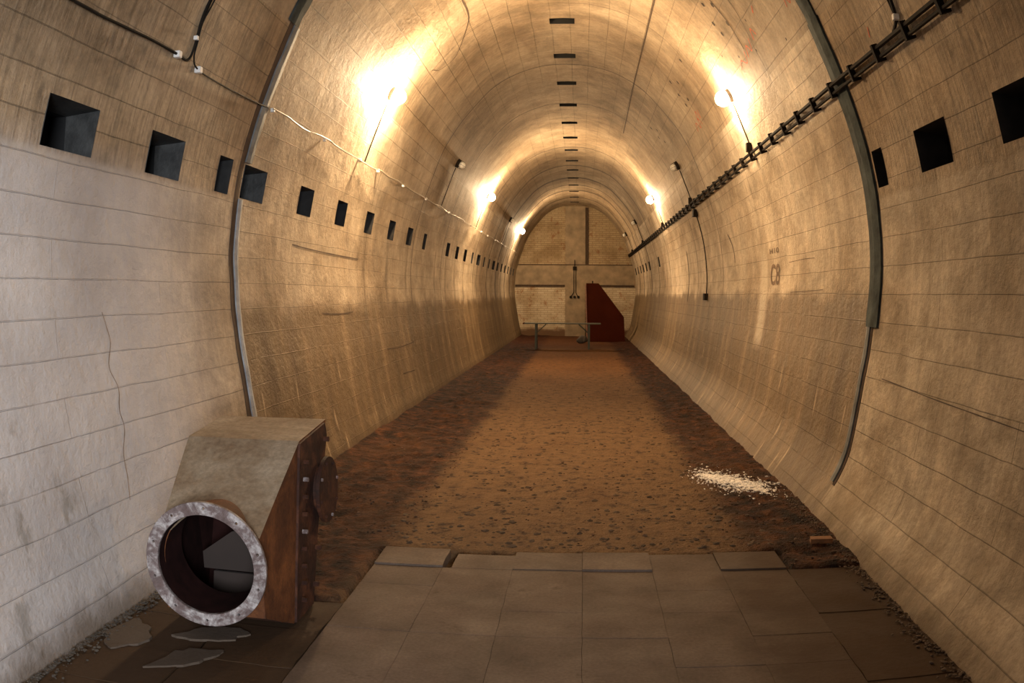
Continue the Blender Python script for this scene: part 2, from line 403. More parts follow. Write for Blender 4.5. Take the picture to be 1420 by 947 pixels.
ORD = ['first','second','third','fourth','fifth','sixth','seventh','eighth','ninth','tenth','eleventh','twelfth','thirteenth','fourteenth','fifteenth','sixteenth',
       'seventeenth','eighteenth','nineteenth','twentieth','twenty-first','twenty-second','twenty-third','twenty-fourth','twenty-fifth','twenty-sixth']
def niche(y0, y1, Z, side, label, group, depth=.30):
    bm = bmesh.new(); xa = wx(Z[0]) - .002; xb = wx(Z[1]) - .002; xd = 2.36 + depth
    fr = [bm.verts.new((side*x, y, z)) for x, y, z in ((xa, y0, Z[0]), (xa, y1, Z[0]), (xb, y1, Z[1]), (xb, y0, Z[1]))]
    mid = [bm.verts.new((side*(xa+.19), y, z)) for y, z in ((y0, Z[0]+.01), (y1, Z[0]+.01), (y1, Z[1]-.01), (y0, Z[1]-.01))]
    bk = [bm.verts.new((side*xd, y, z)) for y, z in ((y0, Z[0]), (y1, Z[0]), (y1, Z[1]), (y0, Z[1]))]
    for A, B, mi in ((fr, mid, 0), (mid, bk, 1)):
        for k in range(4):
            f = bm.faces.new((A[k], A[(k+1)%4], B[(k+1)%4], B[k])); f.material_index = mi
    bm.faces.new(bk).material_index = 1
    o = obj('wall_niche', bm, None, mats=[M_niche, M_black]); tag(o, label, 'niche', group)
    if side > 0 or y0 > 7 or 5.5 < y0 < 5.6: o.data.materials[0] = M_nichedark
for i, (a, b) in enumerate(NL):
    extra = {0: 'large square black-lined niche in the left wall, closest to the camera', 1: 'second square black-lined niche in the left wall from the camera',
             2: 'narrow black niche in the left wall just before the pale joint strip', 3: 'dark grey-lined square niche in the left wall right against the pale joint strip',
             4: 'black niche in the left wall, next one beyond the pale joint strip'}
    niche(a, b, ZL, -1, extra.get(i, f'small black niche in the left wall, {ORD[i]} in the row from the camera'), 'niches in the left wall')
for i, (a, b) in enumerate(NR):
    extra = {0: 'dark square niche in the right wall cut by the right edge of the picture', 1: 'dark square niche in the right wall between the edge niche and the narrow one',
             2: 'narrow dark niche in the right wall beside the slate joint strip'}
    niche(a, b, ZR, 1, extra.get(i, f'small far niche in the right wall near the end wall, {ORD[i-3]} of the far group'), 'niches in the right wall')
for i, (a, b) in enumerate(SL):
    bm = bmesh.new(); z0 = zt(SX[0]); z1 = zt(SX[1])
    fr = [bm.verts.new(p) for p in ((SX[0], a, z0-.001), (SX[1], a, z1-.001), (SX[1], b, z1-.001), (SX[0], b, z0-.001))]
    bk = [bm.verts.new((p[0], p[1], 5.4)) for p in ((SX[0], a), (SX[1], a), (SX[1], b), (SX[0], b))]
    for k in range(4): bm.faces.new((fr[k], fr[(k+1)%4], bk[(k+1)%4], bk[k]))
    bm.faces.new(bk)
    tag(obj('ceiling_slot', bm, M_black), f'dark rectangular slot in the crown of the vault, {ORD[i]} from the camera', 'slot', 'slots along the crown of the vault')

# ------------------------------------------------------------------ joint strips
def strip(name, side, z0, z1, y0, y1, th, mat, parent=None, top=False):
    bm = bmesh.new()
    if top:
        pts = [(-x, z) for x, z in half if z >= ZC][::1]; pts = pts + [(x, z) for x, z in half[::-1] if z >= ZC][1:]
        path = [(Vector((x, 0, z)), (Vector((0,0,1.9)) - Vector((x,0,z))).normalized()) for x, z in pts]
    else:
        n = max(2, int((z1-z0)/.07)); path = [(wp(0, z0+(z1-z0)*k/n, side), wn(z0+(z1-z0)*k/n, side)) for k in range(n+1)]
    rows = []
    for i, (p, nn) in enumerate(path):
        j0 = noise.noise(Vector((i*.35, side*3, 1))) * .012; j1 = noise.noise(Vector((i*.35, side*3, 9))) * .012
        rows.append([bm.verts.new(p + nn*o + Vector((0, y, 0))) for y, o in ((y0+j0, -.01), (y0+j0, th*.7), ((y0+y1)/2, th), (y1+j1, th*.7), (y1+j1, -.01))])
    for a, b in zip(rows, rows[1:]):
        for k in range(4): bm.faces.new((a[k], a[k+1], b[k+1], b[k]))
    bm.faces.new(rows[0]); bm.faces.new(rows[-1][::-1])
    bmesh.ops.recalc_face_normals(bm, faces=bm.faces)
    o = obj(name, bm, mat, parent)
    if parent is None: o['kind'] = 'structure'
    return o
t1 = strip('trim_1', -1, .02, 2.335, 6.0, 6.075, .022, M_jl)
strip('upper_strip', -1, 2.615, 3.68, 6.0, 6.12, .022, M_jm, t1)
strip('joint_gap', -1, .02, 3.68, 5.925, 6.0, .006, M_jgap, t1)
t2 = strip('trim_2', 1, .26, 1.62, 6.0, 6.07, .022, M_jm)
strip('upper_strip', 1, 1.40, 3.68, 5.85, 6.09, .026, M_jd, t2)
strip('joint_gap', 1, .24, 1.5, 5.955, 6.0, .006, M_jgap, t2)
t3 = strip('trim_3', 0, 0, 0, 5.87, 6.08, .02, M_jd, top=True)

# ------------------------------------------------------------------ end wall
bm = bmesh.new(); pts = [(-x, z) for x, z in half][::-1] ; pts = [(x, z) for x, z in half] + [(-x, z) for x, z in half[::-1]][1:]
bm.faces.new([bm.verts.new((x*1.01, YE, z)) for x, z in pts]); bmesh.ops.recalc_face_normals(bm, faces=bm.faces)
wb = obj('wall_back', bm, M_brick); wb['kind'] = 'structure'
def part_box(name, lo, hi, mat, parent):
    bm = bmesh.new(); add_box(bm, lo, hi); return obj(name, bm, mat, parent)
part_box('pillar', (-.39, YE-.09, 0), (.40, YE+.01, 5.13), M_beam, wb)
part_box('crossbeam', (-2.36, YE-.10, 2.02), (2.36, YE+.01, 2.80), M_beam, wb)
part_box('chase', (.40, YE-.03, 2.83), (.53, YE+.0, 5.08), M_jgap, wb)
part_box('beam_ledge', (-2.28, YE-.12, 2.79), (2.28, YE-.0, 2.825), M_jgap, wb)
part_box('beam_shadow_gap', (-2.36, YE-.06, 1.94), (-.40, YE-.0, 2.02), M_jgap, wb)
part_box('beam_shadow_gap', (.42, YE-.06, 1.94), (2.34, YE-.0, 2.02), M_jgap, wb)
# switch gear on the pillar
sg = empty('wall_switch_conduit', (-.02, YE-.12, 1.5), 'junction box with twin conduits dropping to three small switches on the end wall', 'switchgear')
def cyl(name, a, b, r, mat, parent=None, seg=14):
    bm = bmesh.new(); add_tube(bm, [a, b], r, seg); return obj(name, bm, mat, parent, smooth=False)
part_box('junction_box', (-.09, YE-.17, 2.59), (.06, YE-.09, 2.74), M_iron, sg)
for x in (-.05, .03): 
    bm = bmesh.new(); add_tube(bm, [(x, YE-.12, 2.6), (x, YE-.12, 1.72), (x*3.0, YE-.12, 1.58)], .014, 6); obj('conduit', bm, M_iron, sg)
bm = bmesh.new(); add_tube(bm, [(-.02, YE-.12, 2.74), (-.02, YE-.12, 3.0)], .014, 6); obj('conduit', bm, M_iron, sg)
for x in (-.17, -.02, .13):
    bm = bmesh.new(); add_tube(bm, [(x, YE-.09, 1.54), (x, YE-.17, 1.54)], [.055, .045], 12); obj('switch', bm, M_iron, sg)

# ------------------------------------------------------------------ floor
def floor_z(x, y):
    v = Vector((x, y, 0))
    z = noise.noise(v*1.3)*.02 + noise.noise(v*6)*.012 + noise.noise(v*17)*.007
    sides = max(0, min(1, (abs(x-.1) - 1.0)/.6)) * max(.15, min(1, (1.95-abs(x))/.25))
    z *= (.5 + 1.9*sides)
    z += .03 * sides * (noise.noise(v*3.1)+.4)
    # soil banked against the foot of the right wall
    if x > 1.5: z += max(0, min(1, (x-1.5)/.4))**1.5 * .02
    if x < -1.75: z += max(0, min(1, (-x-1.75)/.35)) * .05
    under = max(0, min(1, ((5.16 if x < 1.49 else 4.82)-y)/.06)) * (1 if x < 1.5 else max(0, min(1, (2.0-x)/.06))) * (1 if (x > -1.05 or y < 4.14) else 0)
    return z*(1-under) - .07*under
bm = bmesh.new(); uvl = bm.loops.layers.uv.new('UVMap')
ys = []; y = Y0
while y < YE:
    ys.append(y); y += .25 if y < 2.4 else (.035 if y < 8 else (.06 if y < 13 else .14))
ys.append(YE+.02)
nx = 110; xs = [-2.14 + 4.28*i/nx for i in range(nx+1)]
rows = [[bm.verts.new((x, y, floor_z(x, y))) for x in xs] for y in ys]
for a, b in zip(rows, rows[1:]):
    for i in range(nx): bm.faces.new((a[i], a[i+1], b[i+1], b[i]))
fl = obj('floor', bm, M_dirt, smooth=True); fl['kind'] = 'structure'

# paving slabs
def slab(x0, x1, y0, y1, z, mat, label, group='paving slabs of the front walkway', tilt=(0, 0), jag=0):
    bm = bmesh.new(); g = .0008
    poly = []
    cs = [(x0+g, y0+g), (x1-g, y0+g), (x1-g, y1-g), (x0+g, y1-g)]
    for k in range(4):
        a, b = cs[k], cs[(k+1)%4]
        for q in range(5):
            t = q/5; px = a[0]+(b[0]-a[0])*t; py = a[1]+(b[1]-a[1])*t
            d = noise.noise(Vector((px*9, py*9, z*50))) * (.004+jag)
            poly.append((px+d, py+d))
    fs = add_prism(bm, poly, 'z', z-.06, z)
    for v in bm.verts:
        v.co.z += (v.co.x-(x0+x1)/2)*tilt[0] + (v.co.y-(y0+y1)/2)*tilt[1]
    o = obj('paving_slab', bm, mat); tag(o, label, 'slab', group); return o
colx = [-1.0, -.585, -.17, .24, .65, 1.06, 1.465]
rowy = [5.13, 4.79, 4.45, 4.11, 3.77, 3.43, 3.09, 2.75, 2.41]
cn = ['leftmost', 'second from left', 'third from left', 'fourth from left', 'fifth from left', 'rightmost']
special = {(0,0): (.012, 'raised paving slab at the left end of the far slab row, beside a gap'), (0,2): (.006, 'pale paving slab in the far slab row left of the middle'),
           (0,3): (.012, 'slightly reddish paving slab in the far slab row near the middle'), (0,5): (.010, 'pale paving slab at the right end of the far slab row')}
for r in range(len(rowy)-1):
    for c_ in range(6):
        if r == 0 and c_ == 1:
            # short, set-back slab leaves the rusty gap visible in the photo
            slab(-.53, -.17, rowy[1], rowy[0]-.06, .0, M_slab, 'short paving slab set back behind the gap in the far slab row'); continue
        z, lab = special.get((r, c_), (random.uniform(-.0015, .0015), 'flat grey-brown paving slab on the walkway at the front, ' + f'{ORD[r]} row from the dirt, {cn[c_]} of its row'))
        slab(colx[c_], colx[c_+1], rowy[r+1], rowy[r], z, M_slab, lab)
for r, (a, b) in enumerate([(4.80, 4.42), (4.42, 4.05), (4.05, 3.66), (3.66, 3.2), (3.2, 2.8), (2.8, 2.4)]):
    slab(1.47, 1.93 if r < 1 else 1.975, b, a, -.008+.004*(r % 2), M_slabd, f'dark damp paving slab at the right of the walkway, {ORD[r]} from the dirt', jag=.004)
for r, (a, b) in enumerate([(4.11, 3.7), (3.7, 3.25), (3.25, 2.85), (2.85, 2.4)]):
    for k, (x0, x1) in enumerate([(-1.50, -1.01), (-2.03, -1.51)]):
        slab(x0, x1, b, a, -.010+.003*((r+k) % 2), M_slabd, f'damp paving slab with painted duct shadow, left of the walkway near the duct, {ORD[r]} row, ' + ('beside the pale slabs' if k == 0 else 'against the left wall'), jag=.008)
def patch(pts, z, label):
    bm = bmesh.new(); P = []
    cx = sum(p[0] for p in pts)/len(pts); cy = sum(p[1] for p in pts)/len(pts)
    for v in catmull([(a, b, 0) for a, b in pts + pts[:1]], 6)[:-1]:
        k = 1 + noise.noise(v*16)*.35; P.append((cx+(v.x-cx)*k, cy+(v.y-cy)*k))
    add_prism(bm, P, 'z', z-.012, z); tag(obj('wet_sheen_patch', bm, M_patch), label, 'patch', 'pale painted wet-floor sheen by the duct')
patch([(-2.03, 3.36), (-1.95, 3.55), (-1.80, 3.40), (-1.82, 3.22), (-1.94, 3.20)], .002, 'pale painted sheen on the wet floor against the left wall')
patch([(-1.69, 3.43), (-1.52, 3.60), (-1.34, 3.57), (-1.40, 3.46), (-1.55, 3.42)], .002, 'pale painted wet-floor sheen directly under the round flange of the duct')
patch([(-1.64, 3.05), (-1.56, 3.28), (-1.38, 3.33), (-1.40, 3.22), (-1.50, 3.10)], .002, 'pale painted wet-floor sheen in front of the duct, nearest the camera')

# loose clods and stones, uncountable
_b = bmesh.new(); bmesh.ops.create_icosphere(_b, subdivisions=1, radius=1); _b.verts.index_update()
ICO_V = [v.co.copy() for v in _b.verts]; ICO_F = [[v.index for v in f.verts] for f in _b.faces]; _b.free()
def scatter(name, n, fn, mat, kindlabel, cat):
    bm = bmesh.new()
    for _ in range(n):
        x, y, r, zb = fn()
        m = Matrix.Rotation(random.uniform(0, 6.28), 3, Vector((random.random()+.1, random.random(), random.random())))
        vs = [bm.verts.new(q*r) for q in ICO_V]
        for q in ICO_F: bm.faces.new([vs[i] for i in q])
        sc = (random.uniform(.7, 1.3), random.uniform(.7, 1.3), random.uniform(.35, .7))
        for v in vs:
            q = m @ v.co; q *= random.uniform(.8, 1.15); v.co = Vector((q.x*sc[0]+x, q.y*sc[1]+y, q.z*sc[2]+zb))
    o = obj(name, bm, mat); o['kind'] = 'stuff'; return tag(o, kindlabel, cat)
def f_clod():
    while True:
        y = 3.3 + random.random()**1.8*20; x = random.uniform(-2.03, 2.03)
        if abs(x-.12) < 1.05 and random.random() < .85: continue
        if y < 5.3 and (x < 1.47 or y < 4.75): continue
        r = random.uniform(.003, .011)*(1.8 if random.random() < .08 else 1); return x, y, r, floor_z(x, y)+r*.2
scatter('soil_clods', 6000, f_clod, M_stone, 'loose brown clods and small stones strewn over the dirt floor', 'soil')
def f_dust():
    k = random.random(); sp = random.choice((.5, 1, 1.8)); x = 1.34 + .40*k + random.gauss(0, .05*sp); y = 7.55 - .75*k + random.gauss(0, .11*sp)
    x = min(x, 1.98); r = abs(random.gauss(0, .006))+.002; return x, y, r, floor_z(x, y)+r*.3
def f_flat():
    y = 5.25 + random.random()**1.6*6; x = random.uniform(-1.1, 1.5); r = random.uniform(.008, .032); return x, y, r, floor_z(x, y)-r*.12
scatter('embedded_stones', 650, f_flat, simple('embedded_stone', (.070, .046, .028), .85, var=.5, scale=5, spec=.2), 'flat dark stones trodden into the dirt in the middle of the floor', 'stones')
def f_lfoot():
    y = random.uniform(2.4, 4.1); x = -2.06 + abs(random.gauss(0, .05)); r = random.uniform(.004, .012); return x, y, r, max(0, floor_z(x, y))+r*.2
scatter('wall_foot_rubble', 420, f_lfoot, simple('grit', (.05, .04, .03), .95, var=.5, scale=5), 'crumbly grit along the foot of the left wall', 'rubble')
scatter('plaster_debris', 4200, f_dust, M_white, 'heap of crumbled white plaster on the dirt by the right wall', 'debris')
def f_foot():
    y = random.uniform(2.7, 6.5); x = 1.95 - abs(random.gauss(0, .05)) - .02; r = random.uniform(.004, .013); return x, y, r, max(0, floor_z(x, y))+r*.2
scatter('wall_foot_rubble', 700, f_foot, simple('dark_rubble', (.07, .045, .028), .95, var=.5, scale=3), 'dark crumbly rubble along the foot of the right wall', 'rubble')
bm = bmesh.new(); add_prism(bm, [(-.085, -.035), (.075, -.04), (.09, .03), (-.06, .04)], 'z', 0, .035)
o = obj('brick_fragment', bm, M_redbrick); o.location = (1.80, 5.24, floor_z(1.8, 5.24)-.004); o.rotation_euler = (0, .04, .15); tag(o, 'small orange brick fragment lying in the dirt by the right wall', 'brick')

# ------------------------------------------------------------------ duct
DB = Vector((-1.47, 3.9, 0))
du = empty('air_duct', DB, 'large rusted sheet-metal duct fitting with round flanged mouth by the left wall', 'duct')
XL, XR = -1.775, -1.16
side = [(4.42, .93), (3.965, .885), (3.37, .552), (3.37, .17), (3.74, .004), (4.06, .004)]
cx, cz = -1.412, .415
bm = bmesh.new()
xl = [XL, XL, -1.66, -1.66, -1.72, XL]
L = [bm.verts.new((xl[k], a, b)) for k, (a, b) in enumerate(side)]; R_ = [bm.verts.new((XR, a, b)) for a, b in side]
for k, mi in ((0, 0), (1, 0), (2, 1), (3, 1), (4, 1), (5, 1)):
    f = bm.faces.new((L[k], L[(k+1) % 6], R_[(k+1) % 6], R_[k])); f.material_index = mi
bm.faces.new(R_).material_index = 1; bm.faces.new(L[::-1]).material_index = 0
bmesh.ops.triangulate(bm, faces=[f for f in bm.faces if len(f.verts) > 4])
bmesh.ops.recalc_face_normals(bm, faces=bm.faces)
ho = obj('housing', bm, None, du, mats=[M_duct, M_ductr, M_inner])
md = ho.modifiers.new('shell', 'SOLIDIFY'); md.thickness = .010; md.offset = -1; md.material_offset = 2
bm = bmesh.new(); add_tube(bm, [(cx, 3.2, cz), (cx, 3.70, cz)], .236, 48); bmesh.ops.recalc_face_normals(bm, faces=bm.faces)
cut = obj('cutter', bm, M_inner); mb = ho.modifiers.new('mouth', 'BOOLEAN'); mb.operation = 'DIFFERENCE'; mb.object = cut; mb.solver = 'EXACT'
dg = bpy.context.evaluated_depsgraph_get(); me = bpy.data.meshes.new_from_object(ho.evaluated_get(dg)); ho.modifiers.clear(); ho.data = me; bpy.data.objects.remove(cut)
# neck and mouth flange, turned slightly towards the axis of the hall
rz = radians(4)
def ringco(r, a, d):    # d: distance in front of the face
    v = Vector((r*cos(a), -d, r*sin(a))); v.rotate(Matrix.Rotation(rz, 3, 'Z')); return v + Vector((cx, 3.34, cz+.008))
def lathe(bm, prof, N=64):
    rows = [[bm.verts.new(ringco(r, 2*pi*k/N, d)) for k in range(N)] for r, d in prof]
    for a, b in zip(rows, rows[1:]):
        for k in range(N): bm.faces.new((a[k], a[(k+1) % N], b[(k+1) % N], b[k]))
    return rows
bm = bmesh.new(); lathe(bm, [(.242, .02), (.242, -.26)]); obj('neck', bm, M_ductr, du, smooth=True)
bm = bmesh.new(); lathe(bm, [(.2345, .024), (.2345, -.26)]); obj('neck_lining', bm, M_inner, du, smooth=True)
cu = bpy.data.curves.new('flangecurve', 'CURVE'); cu.dimensions = '2D'; cu.fill_mode = 'BOTH'; cu.extrude = .010; cu.bevel_depth = .002; cu.bevel_resolution = 1
def circle(cuv, x, y, r, n):
    sp = cuv.splines.new('POLY'); sp.points.add(n-1); sp.use_cyclic_u = True
    for k in range(n): sp.points[k].co = (x+r*cos(2*pi*k/n), y+r*sin(2*pi*k/n), 0, 1)
circle(cu, 0, 0, .289, 72); circle(cu, 0, 0, .235, 64)
for a in (87, 51, 15, -21, -57, -93, -129, -165, 159, 123): circle(cu, .264*cos(radians(a)), .264*sin(radians(a)), .0085, 10)
tmp = bpy.data.objects.new('tmp', cu); C.objects.link(tmp); dg = bpy.context.evaluated_depsgraph_get()
me = bpy.data.meshes.new_from_object(tmp.evaluated_get(dg)); bpy.data.objects.remove(tmp)
me.materials.clear(); me.materials.append(M_ring)
mf = bpy.data.objects.new('mouth_flange', me); C.objects.link(mf); mf.parent = du
mat4 = Matrix.Rotation(rz, 4, 'Z') @ Matrix.Rotation(pi/2, 4, 'X')
mf.matrix_local = Matrix.Translation(ringco(0, 0, .03) - DB) @ mat4; mf['label'] = 'worn pale metal ring flange with bolt holes'
# paler plates painted as the lit inner wall seen through the mouth
bm = bmesh.new(); f = add_prism(bm, [(-1.705, .20), (-1.2, .20), (-1.2, .50), (-1.53, .41), (-1.705, .29)], 'y', 3.90, 3.92); obj('lit_wall_plate', bm, M_litwall, du)
bm = bmesh.new(); f = add_prism(bm, [(-1.64, .195), (-1.2, .195), (-1.2, .015), (-1.58, .015), (-1.655, .065)], 'y', 3.88, 3.90); obj('lit_wall_plate', bm, M_litwall, du)
# bolted side flange frame on the right face, big blank flange behind it
bm = bmesh.new(); add_prism(bm, [(3.95, .875), (4.37, .918), (4.39, .85), (4.20, .40), (4.03, .006), (3.76, .006), (3.86, .45)], 'x', XR-.0, XR+.012)
for v in bm.verts: v.co.y += noise.noise(v.co*9)*.02
obj('side_flange', bm, M_ductd, du)
for k in range(9):
    bm = bmesh.new(); add_tube(bm, [(XR+.02, 3.835+.017*k, .10+.085*k), (XR+.046, 3.835+.017*k, .10+.085*k)], .012, 6); obj('bolt', bm, M_ring if k in (4, 7) else M_ductd, du)
for k in range(5):
    bm = bmesh.new(); add_tube(bm, [(XR+.02, 4.03+.07*k, .12+.18*k), (XR+.05, 4.03+.07*k, .12+.18*k)], .014, 6); obj('bolt', bm, M_ductd, du)
bm = bmesh.new(); yc, zc = 4.25, .58; NN = 48
for x0, x1, r in ((XR+.01, XR+.04, .13), (XR+.04, XR+.06, .175)):
    add_tube(bm, [(x0, yc, zc), (x1, yc, zc)], r, NN)
bf = obj('blank_flange', bm, M_ductd, du)
for k in range(8):
    a = 2*pi*(k+.3)/8; bm = bmesh.new(); q = (yc+.15*cos(a), zc+.15*sin(a)); add_tube(bm, [(XR+.055, *q), (XR+.070, *q)], .009, 6); obj('bolt', bm, M_ring if k % 3 == 0 else M_ductd, bf)

# ------------------------------------------------------------------ lamps
W1 = (1.0, .70, .40)
M_lit = {}
def lit(strength):
    if strength not in M_lit:
        m, nt, b = newmat('opal_glass_lit'); b.inputs['Base Color'].default_value = (.9, .85, .75, 1)
        b.inputs['Emission Color'].default_value = (*W1, 1); b.inputs['Emission Strength'].default_value = strength; M_lit[strength] = m
    return M_lit[strength]
def lamp(y, side, zfoot, power, label, zl=3.85):
    n = wn(zl, side); foot = wp(y, zl, side)
    root = empty('bulkhead_lamp', foot, label, 'lamp', 'bulkhead lamps on the ' + ('left' if side < 0 else 'right') + ' wall')
    rot = n.to_track_quat('Z', 'Y').to_matrix()
    bm = bmesh.new(); bmesh.ops.create_cone(bm, cap_ends=True, segments=24, radius1=.085, radius2=.07, depth=.05)
    for v in bm.verts: v.co = rot @ (v.co + Vector((0, 0, .02))) + foot
    obj('back_plate', bm, M_iron, root)
    bm = bmesh.new(); add_sphere(bm, foot + n*.095, .085 if power else .058, 1, 1, 1.05, 24, 14)
    g = obj('glass_globe', bm, lit(power) if power else M_globe_off, root, smooth=True)
    # wire guard
    for k in range(2):
        u = rot @ Vector((1, 0, 0)) if k == 0 else rot @ Vector((0, 1, 0)); R = .10 if power else .075
        bm = bmesh.new(); add_tube(bm, [foot + n*.03 + u*R*cos(pi*q/12) + n*(R*1.65)*sin(pi*q/12) for q in range(13)], .003, 5); obj('guard_wire', bm, M_iron, root)
    bm = bmesh.new(); add_tube(bm, [wp(y, z, side, .015) for z in [zl-.08 - (zl-.08-zfoot)*k/10 for k in range(11)]], .008, 6); obj('conduit', bm, M_iron, root)
    if side > 0 and y > 5:
        bm = bmesh.new(); c = wp(y, zfoot+.07, side, .035); add_box(bm, (c.x-.03, y-.035, c.z-.05), (c.x+.03, y+.035, c.z+.05)); obj('junction_box', bm, M_iron, root)
    return root
wh = {4.62: 'out at the near end, above the black cable', }
lamp(4.64, -1, 3.25, 0, 'unlit lamp high on the left wall over the near black cable')
lamp(9.12, -1, 3.08, 2400, 'brightly glaring lit lamp on the left wall, nearest the camera')
lamp(14.3, -1, 3.10, 0, 'unlit white-glass lamp on the left wall between the two nearest glaring lamps')
lamp(19.1, -1, 3.10, 2400, 'second glaring lit lamp on the left wall')
lamp(25.2, -1, 3.12, 0, 'small unlit white-glass lamp on the left wall before the farthest glow')
lamp(29.4, -1, 3.14, 2000, 'farthest glaring lit lamp on the left wall by the end wall')
lamp(4.62, 1, 3.25, 0, 'unlit lamp high on the right wall above the near end of the cable ladder')
lamp(9.25, 1, 3.20, 1000, 'large lit round globe lamp on the right wall, nearest the camera')
lamp(14.5, 1, 3.18, 0, 'unlit white-glass lamp on the right wall between the two lit globes')
lamp(19.5, 1, 3.18, 1000, 'second lit round globe lamp on the right wall')
lamp(25.8, 1, 3.18, 0, 'unlit dark lamp on the right wall beyond both lit globes')
lamp(31.0, 1, 3.18, 0, 'farthest unlit dark lamp on the right wall by the end wall')

# ------------------------------------------------------------------ cables
def cable_path(pts, off=.02, n=6):
    out = []
    for v in catmull([(y, z, 0) for y, z in pts], n): out.append((v.x, v.y))
    return out
ca = [(-3, 3.02), (1.5, 3.03), (3.34, 3.04), (3.58, 3.04), (3.89, 3.05), (4.19, 3.06), (4.5, 3.06), (4.62, 3.055), (4.66, 3.09), (4.655, 3.17), (4.62, 3.3), (4.615, 3.43), (4.63, 3.7)]
bm = bmesh.new(); add_tube(bm, [wp(y, z, -1, .02) for y, z in cable_path(ca)], .009, 6)
k1 = obj('electric_cable', bm, M_blackcable); tag(k1, 'black cable from the top left corner bending up toward the vault', 'cable')
cb = [(4.66, 3.7), (4.67, 3.45), (4.645, 3.3), (4.68, 3.18), (4.71, 3.09), (4.82, 3.04), (5.21, 3.03), (5.73, 3.04), (6.1, 3.055)]
k2 = None
bm = bmesh.new(); add_tube(bm, [wp(y, z, -1, .02) for y, z in cable_path(cb)], .006, 6); k2 = obj('electric_cable', bm, M_blackcable)
tag(k2, 'thin dark cable dropping from the vault and running right to the pale joint strip', 'cable')
cc = []
y = 6.1
while y < YE-2.5:
    k = len(cc); cc.append((y, 3.055 + (y-6)*.004 + random.uniform(-.012, .012), .025+.05*(.5+.5*sin(k*1.7))+random.uniform(0, .015))); y += random.uniform(.22, .4)
sp = catmull(cc, 4)
bm = bmesh.new(); add_tube(bm, [wp(v.x, v.y, -1, max(.01, v.z)) for v in sp], .0065, 6); k3 = obj('electric_cable', bm, M_cream)
tag(k3, 'cream cable wavering along the left wall above the niches into the distance', 'cable')
def clip(y, z, parent, side=-1, s=.022):
    c = wp(y, z, side, .02); bm = bmesh.new(); add_box(bm, (c.x-s, c.y-s, c.z-s), (c.x+s, c.y+s, c.z+s)); bmesh.ops.bevel(bm, geom=bm.edges, offset=s*.3, segments=2, affect='EDGES', profile=.5)
    obj('clip', bm, M_clip, parent)
clip(4.5, 3.06, k1); clip(4.64, 3.20, k1, s=.014)
clip(4.82, 3.04, k2); clip(6.2, 3.055, k2, s=.016)
for y in (8.9, 9.75, 11.2, 12.9, 15.2, 18.3, 20.2, 21.6, 23.5, 26.7): clip(y, 3.055+(y-6)*.004, k3, s=.018)
for y in (7.6, ): clip(y, 3.06, k3, s=.014)

# right cable ladder
ZT = lambda y: 3.185 if y > 5 else 3.15 + .007*y
lad = empty('cable_ladder', wp(8, 3.18, 1), 'long dark cable ladder of twin rods and brackets along the right wall', 'cable ladder')
for dz in (.0, -.058):
    bm = bmesh.new(); pts = [wp(Y0 + (YE-.2-Y0)*k/120, ZT(Y0 + (YE-.2-Y0)*k/120) + dz + .02, 1, .045 + .004*sin(k)) for k in range(121)]
    add_tube(bm, pts, .0145 if dz else .018, 6); obj('rod', bm, M_iron, lad)
y = 2.4
while y < YE - .3:
    z = ZT(y); a = wp(y, z+.048, 1, .05); b = wp(y, z-.066, 1, .05); a2 = wp(y, z+.03, 1, -.01); b2 = wp(y, z-.055, 1, -.01)
    bm = bmesh.new(); add_bar(bm, a, b, .042, .03, up=(0,1,0)); add_bar(bm, a2, wp(y, z+.03, 1, .05), .02); add_bar(bm, b2, wp(y, z-.055, 1, .05), .02)
    obj('bracket', bm, M_iron, lad); y += .525
# conduit at the near right going up
bm = bmesh.new(); add_tube(bm, [wp(*q, 1, .02) for q in cable_path([(4.55, 3.72), (4.56, 3.5), (4.58, 3.37), (4.62, 3.27), (4.72, 3.22)])], .012, 6)
k4 = obj('electric_cable', bm, M_blackcable); tag(k4, 'short dark cable rising from the cable ladder at the top right', 'cable'); clip(4.61, 3.28, k4, 1, .02)
# drop to the switch
bm = bmesh.new(); add_tube(bm, [wp(14.46, 3.12-1.5*k/24, 1, .02) for k in range(25)], .009, 6); k5 = obj('drop_conduit', bm, M_iron)
tag(k5, 'thin dark conduit dropping from the cable ladder to a small switch on the right wall', 'conduit')
c = wp(14.46, 1.60, 1, .03); bm = bmesh.new(); add_box(bm, (c.x-.035, c.y-.09, c.z-.06), (c.x+.035, c.y+.09, c.z+.055)); bmesh.ops.bevel(bm, geom=bm.edges, offset=.008, segments=2, affect='EDGES', profile=.5); obj('switch_box', bm, M_iron, k5)
c = wp(14.46, 3.04, 1, .03); bm = bmesh.new(); add_box(bm, (c.x-.04, c.y-.08, c.z-.07), (c.x+.04, c.y+.08, c.z+.05)); obj('junction_box', bm, M_iron, k5)

